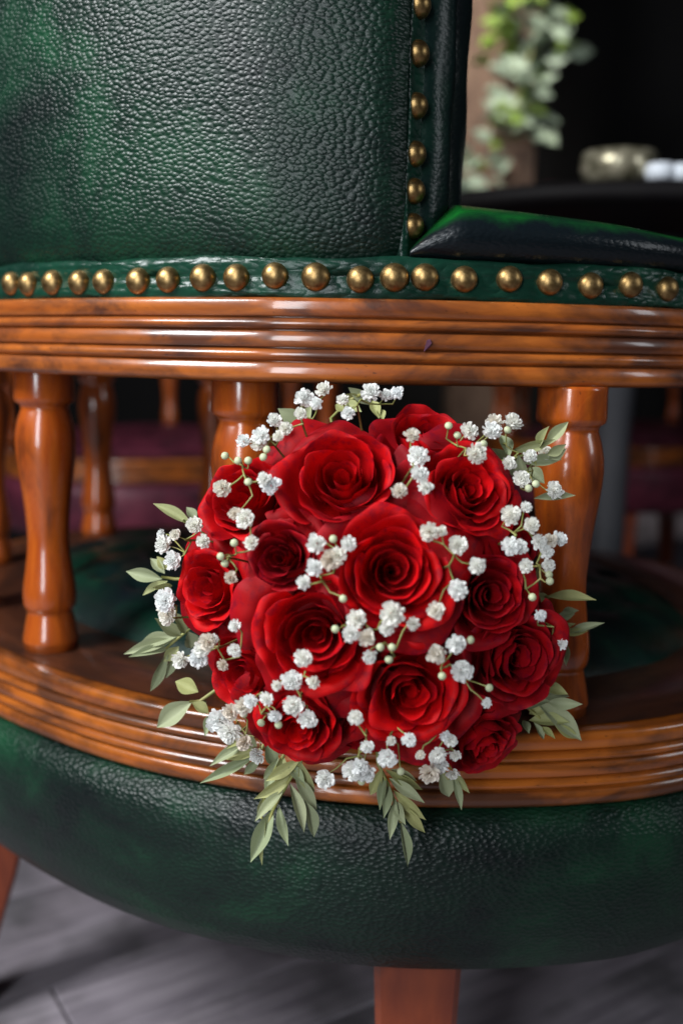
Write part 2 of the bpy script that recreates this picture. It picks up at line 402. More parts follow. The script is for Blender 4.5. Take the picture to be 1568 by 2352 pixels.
        for nm, pl, mt in (('edge_strip', plan, L_strip), ('inner_padding', roll, L_side)):
            V = []; uv = []; nz = 30; L = 0
            for i, (a, b) in enumerate(pl):
                if i: L += math.hypot(a - pl[i - 1][0], b - pl[i - 1][1])
                for j in range(nz):
                    z = .0505 + .42 * j / (nz - 1); wv = .0007 * math.sin(z * 90 + i) * (i > 0)
                    a2 = a + (.012 * (z - .05) if nm == 'inner_padding' and i > 3 else 0) - (.006 * math.exp(-(z - .05) / .012) if i > 3 and nm == 'inner_padding' else 0)
                    q = p + t * (a2 + wv) + N * (b - k); V.append((q.x - CEN.x, q.y - CEN.y, z + ZC)); uv.append((L, z))
            F = grid_faces(len(pl), nz)
            if side < 0: F = [tuple(reversed(f)) for f in F]
            link(nm, mesh(nm, V, F, uv, mat=mt), back)
    V, F, uv = ring([(-.112, .0505), (-.124, .12), (-.126, .25), (-.122, .46), (-.105, .485), (-.06, .492), (-.02, .485), (-.004, .4705)], b0 + .02, b1 - .02, 60, ins=inset)
    link('inner_face', mesh('inner_face', V, F, uv, mat=L_side), back)
    # padded arms
    for side in (1, -1):
        V = []; uv = []; n = 70
        pr = [(-.055, .0515), (-.0075, .0520), (-.0040, .0535), (-.0005, .0570), (.0020, .0625), (.0024, .0680), (.0005, .0730), (-.0045, .0775), (-.0120, .0815), (-.0240, .0852), (-.0420, .0880), (-.062, .0880), (-.085, .083), (-.10, .07), (-.098, .0515)]
        L = [0]
        for i in range(1, len(pr)): L.append(L[-1] + math.hypot(pr[i][0] - pr[i - 1][0], pr[i][1] - pr[i - 1][1]))
        for i in range(n):
            d = .004 + (ARM - HALF - .004) * (i / (n - 1)) ** 1.5
            s = (S_B + d) if side > 0 else (S_AXIS - HALF - d); p, N, t = fr(s); k = inset(s)
            g = min(1, d / .034); g = g ** .72; e = min(1, (ARM - HALF - d) / .03 + .05) ** .5
            for j, (o, z) in enumerate(pr):
                zz = .0515 + (z - .0515) * g * e * max(.62, 1.05 - 1.6 * d); oo = -.055 + (o + .055) * (.5 + .5 * e) - .008 * (1 - g)
                q = p + N * (oo - k); V.append((q.x - CEN.x, q.y - CEN.y, zz + ZC)); uv.append((s, L[j]))
        m = len(pr); F = grid_faces(n, m)
        F.append(tuple(range(m))); F.append(tuple((n - 1) * m + j for j in range(m))[::-1])
        if side < 0: F = [tuple(reversed(f)) for f in F]
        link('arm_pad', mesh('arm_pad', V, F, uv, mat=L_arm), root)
    # legs
    for s in (near_s(.056, .57), S_AXIS - .235, S_AXIS - .235 - PERIM / 4 - .1, near_s(.4, .9) + .25):
        p, N, t = fr(s); V = []; F = []
        hs = [(0.0, .021, .022, .050), (.06, .022, .024, .040), (.15, .024, .027, .016), (.21, .027, .029, .004), (.255, .029, .031, .0), (.2635, .029, .031, .0)]
        for z, hw, hd, fl in hs:
            c = p - N * (.062 - fl); b = .004
            for (a, d) in ((-hw + b, -hd), (hw - b, -hd), (hw, -hd + b), (hw, hd - b), (hw - b, hd), (-hw + b, hd), (-hw, hd - b), (-hw, -hd + b)):
                q = c + t * a - N * d; V.append((q.x - CEN.x, q.y - CEN.y, z))
        for k in range(len(hs) - 1):
            for j in range(8): F.append((k * 8 + j, k * 8 + (j + 1) % 8, k * 8 + 8 + (j + 1) % 8, k * 8 + 8 + j))
        F.append(tuple(range(8))[::-1]); F.append(tuple((len(hs) - 1) * 8 + j for j in range(8)))
        me = mesh('leg', V, F, [(v[2], v[0] + v[1]) for v in V], smooth=False, mat=LEGWOOD)
        link('leg', me, root)
    # brass nails
    V = []; R = .0081; prof = [(1.0, -.25), (1.0, .0), (.985, .12), (.93, .33), (.82, .52), (.66, .68), (.46, .80), (.24, .87), (.08, .89)]
    V, F, _ = lathe_geo([(r * R, z * R) for r, z in prof], 24); nail_me = mesh('nail', V, F, mat=BRASS)
    def nail(p3, n3, sc, parent):
        o = link('nail', nail_me, parent); o.location = p3; o.rotation_euler = Vector(n3).to_track_quat('Z', 'Y').to_euler(); o.scale = (sc,) * 3
    rn = random.Random(4)
    def strip_point(s, z):
        p, N, t = fr(s); q = p + N * (-.0046 - inset(s)); return Vector((q.x - CEN.x, q.y - CEN.y, z + ZC)), N
    if nails:
        for (px, py) in nails:
            best = min((abs(project((strip_point(s, .04)[0] + Vector((CEN.x, CEN.y, 0))))[0] - px), s) for s in np.arange(-.46, .30, .002))[1]
            zz = min((abs(project((strip_point(best, z)[0] + Vector((CEN.x, CEN.y, 0))))[1] - py), z) for z in np.arange(.034, .048, .0005))[1]
            q, N = strip_point(best, zz); nail(q, (N.x + rn.uniform(-.06, .06), N.y, rn.uniform(-.06, .06)), rn.uniform(.96, 1.05), strip)
        for s in list(np.arange(.235, S_AXIS + ARM - .02, .027)) + list(np.arange(S_AXIS - ARM + .02, -.40, .027)):
            q, N = strip_point(s, .0405); nail(q, (N.x, N.y, 0), 1, strip)
        p, N, t = fr(S_B); k = inset(S_B)
        for z in side_nails:
            q = p + t * (.0048) + N * (-.0180 - k); n3 = t * .95 + N * .30
            nail((q.x - CEN.x, q.y - CEN.y, ZC + z), (n3.x, n3.y, .03), .92, back)
    else:
        for s in np.arange(a0 + .02, a1, .05):
            q, N = strip_point(s, .0405); nail(q, (N.x, N.y, 0), 1, strip)
    return root

# ------------------------------------------------------------------ setting: floor and the dark room behind
t = NT('weathered_plank'); oi = t.n('ShaderNodeObjectInfo')
nz_ = t.noise(t.coords('Object', (2.2, 30, 6)), 2.2, 6, .65); c = t.ramp(nz_, (.3, (.15, .13, .155)), (.7, (.38, .34, .375)))
c = t.mix(t.ramp(t.noise(t.coords('Object', (1, 1, 1)), 5.5, 4), (.48, (0, 0, 0)), (.66, (.75, .75, .75))), c, (.035, .037, .035))
c = t.mix(t.math('MULTIPLY', oi.outputs['Random'], .35), c, (.11, .095, .115)); t.set(Base_Color=c, Roughness=.72)
t.set(Normal=t.bump(nz_, .5, .004)); PLANK = t.m
DARK = simple('near_black_wall', (.004, .0035, .0035), .9, var=(.007, .006, .006), scale=3)
V, F = box_geo(-4, 4, -2.5, 5.2, -.06, -.022); floor = link('floor', mesh('floor', V, F, smooth=False, mat=DARK)); tag(floor, kind='structure')
V, F = box_geo(-1.1, 1.1, -.0475, .0475, -.0215, 0, .0015); pl_me = mesh('plank', V, F, smooth=False, mat=PLANK)
pr_ = random.Random(2); ang = math.radians(33); ux, uy = math.cos(ang), math.sin(ang)
for r_ in range(-22, 23):
    for c_ in range(-1, 2):
        cx, cy = .0 + ux * (c_ * 2.203 + (r_ * .77) % 1.1) - uy * r_ * .0965, 1.3 + uy * (c_ * 2.203 + (r_ * .77) % 1.1) + ux * r_ * .0965
        if -2.4 < cx < 2.4 and -1.2 < cy < 4.6:
            o = link('plank', pl_me, floor); o.location = (cx, cy, pr_.uniform(-.0012, .0012)); o.rotation_euler.z = ang
V, F = box_geo(-4, 4, 5.0, 5.15, -.03, 3.2); tag(link('back_wall', mesh('back_wall', V, F, smooth=False, mat=DARK)), kind='structure')

# ------------------------------------------------------------------ the green chair
NAILS = [(28, 651), (70, 652), (123, 648), (183, 648), (240, 647), (317, 645), (385, 643), (467, 637), (545, 637), (634, 633), (728, 637), (827, 641), (905, 638),
         (978, 637), (1068, 641), (1165, 641), (1260, 648), (1355, 655), (1443, 655), (1527, 664)]
SIDEN = []
p_, N_, t_ = fr(S_B)
for py in (15, 125, 245, 355, 440, 520):
    q_ = p_ + N_ * -.03; SIDEN.append(pt(950, py, q_.y).z - ZC)
SIDEN += [SIDEN[0] + .03, SIDEN[0] + .06, SIDEN[0] + .09]
SP = [near_s(-.25, .705) + .006 + d for d in ()] + [near_s(x, y) for x, y in ((-.247, .70), (-.076, .595), (.147, .577), (.335, .685), (-.352, .82), (-.40, 1.02), (-.318, 1.222), (-.165, 1.272), (.40, .86))]
chair = build_chair('captains_chair', spindle_s=SP, nails=NAILS, side_nails=SIDEN)
tag(chair, 'green leather captain\'s chair with turned wooden spindles and brass nails carrying the bouquet', 'chair')

# ------------------------------------------------------------------ the bouquet
BO = pt(848, 1335, .578); BR = .114
def hit(px, py, r=BR):
    """where the line through a photo pixel meets the bouquet's dome (or passes closest to it)"""
    d = ray(px, py).normalized(); oc = EYE - BO; b = d.dot(oc); c = oc.dot(oc) - r * r; q = b * b - c
    if q > 0: p = EYE + d * (-b - math.sqrt(q))
    else:
        p = EYE + d * (-b)
    return p, (p - BO).normalized()
bouquet = empty('rose_bouquet', BO)
tag(bouquet, 'round bouquet of red roses, white baby\'s breath and sage leaves resting on the chair rail', 'bouquet')
BM = Matrix.Translation(-BO)

def petal_geo(k, N, rg, st):
    x = (k + .5) / N
    Rk = st['r0'] + (.97 - st['r0']) * x ** st['p'] + rg.uniform(-.045, .045) * x
    Hk = st['hc'] - st['hd'] * x ** 1.7 + rg.uniform(-.06, .06) * (.3 + x) - st['pit'] * math.exp(-x / .12)
    wd = 1.95 + (st['w1'] - 1.95) * x ** .55
    phi0 = k * 2.40 + rg.uniform(-.25, .25)
    lip = st['lip'] * (.02 + .80 * x ** 2) * rg.uniform(.3, 1.4)
    point = (rg.uniform(.02, .14) if rg.random() < .65 else 0) * x; ex, ey = rg.uniform(-.06, .06) * x, rg.uniform(-.06, .06) * x; curl = (rg.uniform(.05, .13) if rg.random() < .35 else .02) * x ** 1.2 * st['lip'] / .6; cs = rg.uniform(-.7, .7)
    tilt = rg.uniform(-.05, .05) * x
    a1, a2, a3 = rg.uniform(0, 6.3), rg.uniform(0, 6.3), rg.uniform(0, 6.3)
    ns, nt = (31, 16); V = []; uv = []
    if k >= N - 5:                               # guard petals, spread wider and flatter
        g = 1.08 + .20 * rg.random(); Rk *= g; Hk *= rg.uniform(.15, .55); wd *= 1.0; lip *= 1.3; point *= 1.5
    P = [(.03, 0), (Rk * .93, -.02), (Rk * (.96 - .14 * x), Hk * .74), (Rk * 1.0, Hk)]
    for i in range(ns):
        s = -1 + 2 * i / (ns - 1); e = abs(s)
        top = 1 - .20 * e ** 2.6 + .018 * math.sin(5.2 * s + a1) * (.4 + x)
        for j in range(nt):
            t = 1 - (1 - j / (nt - 1)) ** 1.6; tt = min(1.0, t * top); m_ = 1 - tt
            rho = m_ ** 3 * P[0][0] + 3 * m_ * m_ * tt * P[1][0] + 3 * m_ * tt * tt * P[2][0] + tt ** 3 * P[3][0]
            z = m_ ** 3 * P[0][1] + 3 * m_ * m_ * tt * P[1][1] + 3 * m_ * tt * tt * P[2][1] + tt ** 3 * P[3][1]
            rho *= 1 + st['sp'] * s * (1 - .4 * x)
            q = max(0, (t - .62) / .38)
            roll = lip * (1 - .55 * e) * (1 + .5 * math.sin(1.7 * s + a3))
            rho += roll * q ** 1.6 * .30; z -= roll * q ** 2.6 * .34
            q2 = max(0, (t - .86) / .14); cu = curl * math.exp(-((s - cs) / .5) ** 2); rho += cu * math.sin(q2 * 1.9) ; z -= cu * (1 - math.cos(q2 * 1.9)) * .9
            rho += point * math.exp(-(s / .3) ** 2) * q ** 2
            z += (.050 * x * math.sin(4.4 * s + a1) + .026 * x * math.sin(9 * s + a2) + .012 * (.3 + x) * math.sin(17 * s + a3)) * t ** 3 + tilt * s
            rho += (.050 * math.sin(3.6 * s + a2) + .026 * math.sin(8 * s + a3) + .010 * math.sin(15 * s + a1)) * (.12 + .88 * x) * t ** 2.5
            an = phi0 + s * wd * (.50 + .50 * math.sqrt(t)) * (1 - .10 * t ** 3 * e)
            V.append((rho * math.cos(an) + ex * t, rho * math.sin(an) + ey * t, z)); uv.append((s * .5 + .5, t))
    return V, grid_faces(ns, nt), uv

STYLES = {
    'open':    dict(N=22, core=6, r0=.09, p=.95, hc=.80, hd=.30, pit=.24, w1=1.05, lip=.40, sp=.13),
    'classic': dict(N=25, core=8, r0=.06, p=.92, hc=.90, hd=.40, pit=.42, w1=.98, lip=.75, sp=.11),
    'tight':   dict(N=22, core=7, r0=.06, p=1.10, hc=1.0, hd=.52, pit=.26, w1=1.0, lip=.70, sp=.12),
    'cup':     dict(N=22, core=6, r0=.07, p=1.0, hc=.92, hd=.32, pit=.38, w1=.95, lip=.95, sp=.12)}
TEMPL = {}
def template(style, seed, dark):
    key = (style, seed, dark)
    if key in TEMPL: return TEMPL[key]
    st = STYLES[style]; rg = random.Random(seed * 31 + len(style)); core = ([], [], []); pet = []
    mt = PETAL_DARK if dark else PETAL
    for k in range(st['N']):
        V, F, uv = petal_geo(k, st['N'], rg, st)
        if k < st['core']:
            o = len(core[0]); core[0].extend(V); core[1].extend([tuple(i + o for i in f) for f in F]); core[2].extend(uv)
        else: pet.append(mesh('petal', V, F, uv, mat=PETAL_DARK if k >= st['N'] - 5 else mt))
    # calyx hidden below
    TEMPL[key] = (mesh('rose', *core, mat=mt), pet); return TEMPL[key]
# photo position and radius (pixels of the 1568-wide copy), style, seed, dark, spin, extra tilt in the picture plane (right, up), depth push
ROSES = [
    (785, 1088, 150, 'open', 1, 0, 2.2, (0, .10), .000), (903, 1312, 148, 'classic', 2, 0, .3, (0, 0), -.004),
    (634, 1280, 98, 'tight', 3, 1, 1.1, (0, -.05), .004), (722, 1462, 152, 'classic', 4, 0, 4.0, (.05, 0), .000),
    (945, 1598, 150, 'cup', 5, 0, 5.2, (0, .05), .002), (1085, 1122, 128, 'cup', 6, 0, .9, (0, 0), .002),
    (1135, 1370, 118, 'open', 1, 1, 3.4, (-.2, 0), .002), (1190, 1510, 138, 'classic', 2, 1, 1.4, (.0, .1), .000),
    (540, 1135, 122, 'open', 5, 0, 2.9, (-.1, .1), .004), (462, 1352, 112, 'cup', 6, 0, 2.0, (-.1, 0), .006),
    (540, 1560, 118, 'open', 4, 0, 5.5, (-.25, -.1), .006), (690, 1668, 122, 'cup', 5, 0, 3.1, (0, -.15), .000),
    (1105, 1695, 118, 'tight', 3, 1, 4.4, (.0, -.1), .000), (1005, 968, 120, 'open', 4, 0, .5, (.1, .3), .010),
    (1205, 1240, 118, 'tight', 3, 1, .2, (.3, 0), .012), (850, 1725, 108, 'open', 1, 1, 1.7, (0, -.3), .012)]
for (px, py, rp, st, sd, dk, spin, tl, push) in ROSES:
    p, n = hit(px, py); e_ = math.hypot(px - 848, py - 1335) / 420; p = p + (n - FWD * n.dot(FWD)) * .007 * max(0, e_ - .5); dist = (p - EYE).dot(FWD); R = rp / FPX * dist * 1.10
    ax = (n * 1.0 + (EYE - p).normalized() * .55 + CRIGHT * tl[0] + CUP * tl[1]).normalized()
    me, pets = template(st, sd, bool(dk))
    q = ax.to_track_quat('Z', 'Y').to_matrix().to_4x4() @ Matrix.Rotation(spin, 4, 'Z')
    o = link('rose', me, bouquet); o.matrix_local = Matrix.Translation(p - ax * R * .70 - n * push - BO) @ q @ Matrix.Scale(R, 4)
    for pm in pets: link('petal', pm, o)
# dark heart of stems and leaves behind the flowers, and the tied stems reaching back between the spindles
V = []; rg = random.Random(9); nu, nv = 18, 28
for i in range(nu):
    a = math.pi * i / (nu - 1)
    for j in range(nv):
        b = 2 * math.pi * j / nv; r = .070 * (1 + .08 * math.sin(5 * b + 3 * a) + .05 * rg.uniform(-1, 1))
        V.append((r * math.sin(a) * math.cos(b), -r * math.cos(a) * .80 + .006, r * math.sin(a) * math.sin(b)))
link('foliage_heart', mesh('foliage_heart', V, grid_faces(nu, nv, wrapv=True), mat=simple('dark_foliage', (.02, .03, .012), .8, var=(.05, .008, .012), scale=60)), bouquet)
HB = Vector((-.010, .03, -.004)); HD = Vector((.03, .17, -.070))
Vs, Fs = [], []
for k in range(14):
    a = k * 2.4; r = .0045 * math.sqrt(k)
    off = Vector((r * math.cos(a), 0, r * math.sin(a)))
    v, f = tube_geo([HB + off * 2.2, HB + HD * .3 + off, HB + HD * .65 + off, HB + HD + off * 1.5], .0028, 6, len(Vs)); Vs += v; Fs += f
hs_ = link('stem_bundle', mesh('stem_bundle', Vs, Fs, mat=STEM), bouquet)
v, f = tube_geo([HB + HD * q for q in (.28, .32, .45, .58, .62)], [.019, .0212, .0208, .0212, .019], 20)
link('ribbon_wrap', mesh('ribbon_wrap', v, f, mat=simple('ivory_ribbon', (.7, .66, .58), .4)), hs_)

# baby's breath: pompom flowers, round buds, thin branching stems
def pompom(seed):
    rg = random.Random(seed); V = []; F = []
    for layer, (cnt, el, ln) in enumerate(((11, .0, 1.0), (11, .38, 1.0), (10, .75, .95), (8, 1.1, .9), (4, 1.4, .8), (8, -.45, .85))):
        for k in range(cnt):
            a = 2 * math.pi * (k + rg.random() * .7) / cnt + layer; e = el + rg.uniform(-.2, .2); L = ln * rg.uniform(.8, 1.1); wd = L * rg.uniform(.24, .36)
            d = Vector((math.cos(a) * math.cos(e), math.sin(a) * math.cos(e), math.sin(e))); sd = Vector((-math.sin(a), math.cos(a), 0)); up = d.cross(sd) * -1
            sd = sd * math.cos(.5) + up * math.sin(rg.uniform(-.8, .8)); b = d * .12; o = len(V); cup = .12 * L
            V += [b, d * L * .55 + sd * wd * .8 + up * cup, d * L * .92 + sd * wd * .72 + up * rg.uniform(-.12, .1), d * L * 1.0 - up * rg.uniform(0, .15) + sd * rg.uniform(-.1, .1) * L, d * L * .92 - sd * wd * .72 + up * rg.uniform(-.12, .1), d * L * .55 - sd * wd * .8 + up * cup, d * L * .6]
            F += [(o, o + 1, o + 6), (o + 1, o + 2, o + 6), (o + 2, o + 3, o + 6), (o + 3, o + 4, o + 6), (o + 4, o + 5, o + 6), (o + 5, o, o + 6)]
    return mesh('flower', V, F, smooth=False, mat=WHITE)
POMS = [pompom(i) for i in range(7)]
V, F, _ = lathe_geo([(.05, -.95), (.45, -.8), (.85, -.35), (1, .1), (.9, .5), (.6, .85), (.2, 1.0), (.03, 1.02)], 10); BUDM = mesh('bud', V, F, mat=BUD)
FLOWERS = [(697, 915, 21), (743, 895, 18), (727, 927, 15), (850, 902, 21), (787, 918, 13), (800, 950, 15), (885, 908, 14), (912, 903, 15), (630, 965, 17), (600, 1000, 20), (560, 1013, 16), (595, 1017, 19), (655, 985, 15), (690, 950, 14), (640, 1003, 13),
    (510, 1122, 20), (622, 1115, 22), (607, 1100, 15), (562, 1192, 22), (540, 1180, 15), (447, 1207, 19), (375, 1250, 20), (402, 1228, 13), (370, 1226, 11), (397, 1287, 20), (467, 1243, 15), (577, 1247, 16), (530, 1327, 14),
    (380, 1380, 26), (384, 1410, 24), (415, 1515, 20), (455, 1512, 22), (478, 1475, 20), (463, 1490, 18), (540, 1437, 14), (540, 1493, 16), (512, 1527, 13), (490, 1466, 13),
    (505, 1655, 30), (528, 1680, 28), (530, 1635, 19), (558, 1622, 20), (575, 1610, 15), (613, 1605, 16), (670, 1563, 23), (720, 1566, 15), (697, 1512, 20), (673, 1620, 23), (706, 1652, 20), (630, 1645, 15), (635, 1575, 11), (560, 1705, 18), (590, 1735, 18),
    (727, 1248, 21), (723, 1303, 19), (757, 1287, 22), (775, 1277, 19), (800, 1250, 17), (697, 1338, 15), (818, 1422, 20), (805, 1455, 19), (842, 1465, 19), (900, 1410, 26), (888, 1443, 16), (948, 1433, 14), (1000, 1403, 19), (1045, 1480, 21), (1000, 1503, 21), (1060, 1540, 25), (1050, 1355, 21), (1095, 1300, 19), (1050, 1253, 21), (985, 1222, 20), (1013, 1220, 12),
    (945, 1000, 17), (960, 1048, 22), (963, 1090, 19), (977, 1120, 16), (917, 1128, 17), (1077, 990, 19), (1093, 1043, 23), (1130, 990, 21), (1135, 970, 18), (1177, 970, 21), (1168, 1065, 16), (1197, 1100, 20), (1217, 1048, 15), (1250, 1040, 17), (1273, 1127, 20), (1172, 1183, 21), (1207, 1165, 13), (1220, 1207, 18), (1172, 1255, 20), (1193, 1257, 17), (1237, 1245, 17), (1262, 1243, 16), (1283, 1238, 17), (1255, 1268, 15), (1258, 1300, 16), (1207, 1300, 15),
    (817, 1647, 17), (810, 1770, 22), (838, 1775, 22), (825, 1760, 18), (890, 1740, 22), (843, 1715, 15), (940, 1698, 17), (897, 1702, 11), (1005, 1735, 20), (1010, 1757, 20), (985, 1777, 22), (1035, 1700, 15), (1020, 1690, 12), (1045, 1735, 13), (965, 1735, 11), (1040, 1778, 15), (745, 1790, 22), (1117, 1615, 11), (1240, 1415, 14), (1290, 1480, 12), (848, 1508, 16)]
BUDS = [(517, 1047), (547, 1058), (570, 1058), (605, 1050), (613, 1033), (570, 1107), (538, 1247), (507, 1278), (517, 1294), (765, 1238), (788, 1375), (770, 1445), (900, 1487), (893, 1515), (873, 1487), (1015, 1553), (1080, 1470), (1123, 1580), (1030, 978), (1050, 1000), (1110, 1020), (1165, 988), (1213, 1122), (1230, 1112), (1260, 1320), (1262, 1335), (1222, 1372), (830, 1795), (560, 1640), (600, 1660), (640, 1665), (920, 1772)]
HUBS = [(560, 1090), (425, 1240), (500, 1490), (600, 1640), (690, 1600), (740, 1335), (850, 1450), (900, 1500), (1020, 1520), (1030, 1300), (950, 1070), (1070, 1030), (1190, 1040), (1230, 1060), (1185, 1230), (1240, 1300), (840, 1690), (1000, 1690), (690, 960), (820, 930), (400, 1420), (900, 1710), (520, 1280), (620, 1010), (540, 1690), (1270, 1440)]
LIFT = .010
bh = {h: [] for h in HUBS}
for fl in FLOWERS: bh[min(HUBS, key=lambda h: (h[0] - fl[0]) ** 2 + (h[1] - fl[1]) ** 2)].append((fl[0], fl[1], fl[2], 0))
for b in BUDS: bh[min(HUBS, key=lambda h: (h[0] - b[0]) ** 2 + (h[1] - b[1]) ** 2)].append((b[0], b[1], 8.2, 1))
rg = random.Random(5)
for h, items in bh.items():
    if not items: continue
    hp, hn = hit(h[0], h[1], BR + LIFT * .6)
    Vs, Fs = [], []; root_ = BO + hn * .05
    mid = hp * .5 + root_ * .5 + Vector((rg.uniform(-.006, .006), 0, rg.uniform(-.006, .006)))
    v, f = tube_geo([root_, mid, hp], [.0007, .00065, .0006], 5, 0); Vs += v; Fs += f
    made = []; todo = []
    for (x, y, r, kind) in items:
        p, n = hit(x, y, BR + LIFT + rg.uniform(-.003, .003)); d = (p - EYE).dot(FWD); rr = r / FPX * d
        ax = (n + (EYE - p).normalized() * .9 + Vector((rg.uniform(-.5, .5), rg.uniform(-.3, .3), rg.uniform(-.5, .5)))).normalized()
        made.append((p, ax, rr, kind)); todo.append((p - ax * rr * .8, n))
    nodes = [hp]
    while todo:                                  # branch each flower off the nearest fork already grown
        i, j = min(((i, j) for i in range(len(todo)) for j in range(len(nodes))), key=lambda q: (todo[q[0]][0] - nodes[q[1]]).length)
        b, n = todo.pop(i); a = nodes[j]; k = rg.uniform(.45, .7)
        m1 = a.lerp(b, k) - n * rg.uniform(.001, .005) + CRIGHT * rg.uniform(-.003, .003) + CUP * rg.uniform(-.003, .003)
        v, f = tube_geo([a, a.lerp(m1, .5) + n * rg.uniform(-.001, .001), m1, m1.lerp(b, .5) + CUP * rg.uniform(-.0012, .0012), b], [.0005, .00045, .0005, .00036, .0004], 5, len(Vs)); Vs += v; Fs += f
        nodes.append(m1)
    so = link('baby_breath_sprig', mesh('baby_breath_sprig', [q - BO for q in Vs], Fs, mat=STEM), bouquet)
    for (p, ax, rr, kind) in made:
        o = link('bud' if kind else 'flower', BUDM if kind else POMS[rg.randrange(7)], so)
        o.matrix_local = Matrix.Translation(p - BO) @ ax.to_track_quat('Z', 'Y').to_matrix().to_4x4() @ Matrix.Rotation(rg.uniform(0, 6.3), 4, 'Z') @ Matrix.Diagonal((rr * 1.18, rr * 1.18, rr * rg.uniform(.9, 1.15), 1))

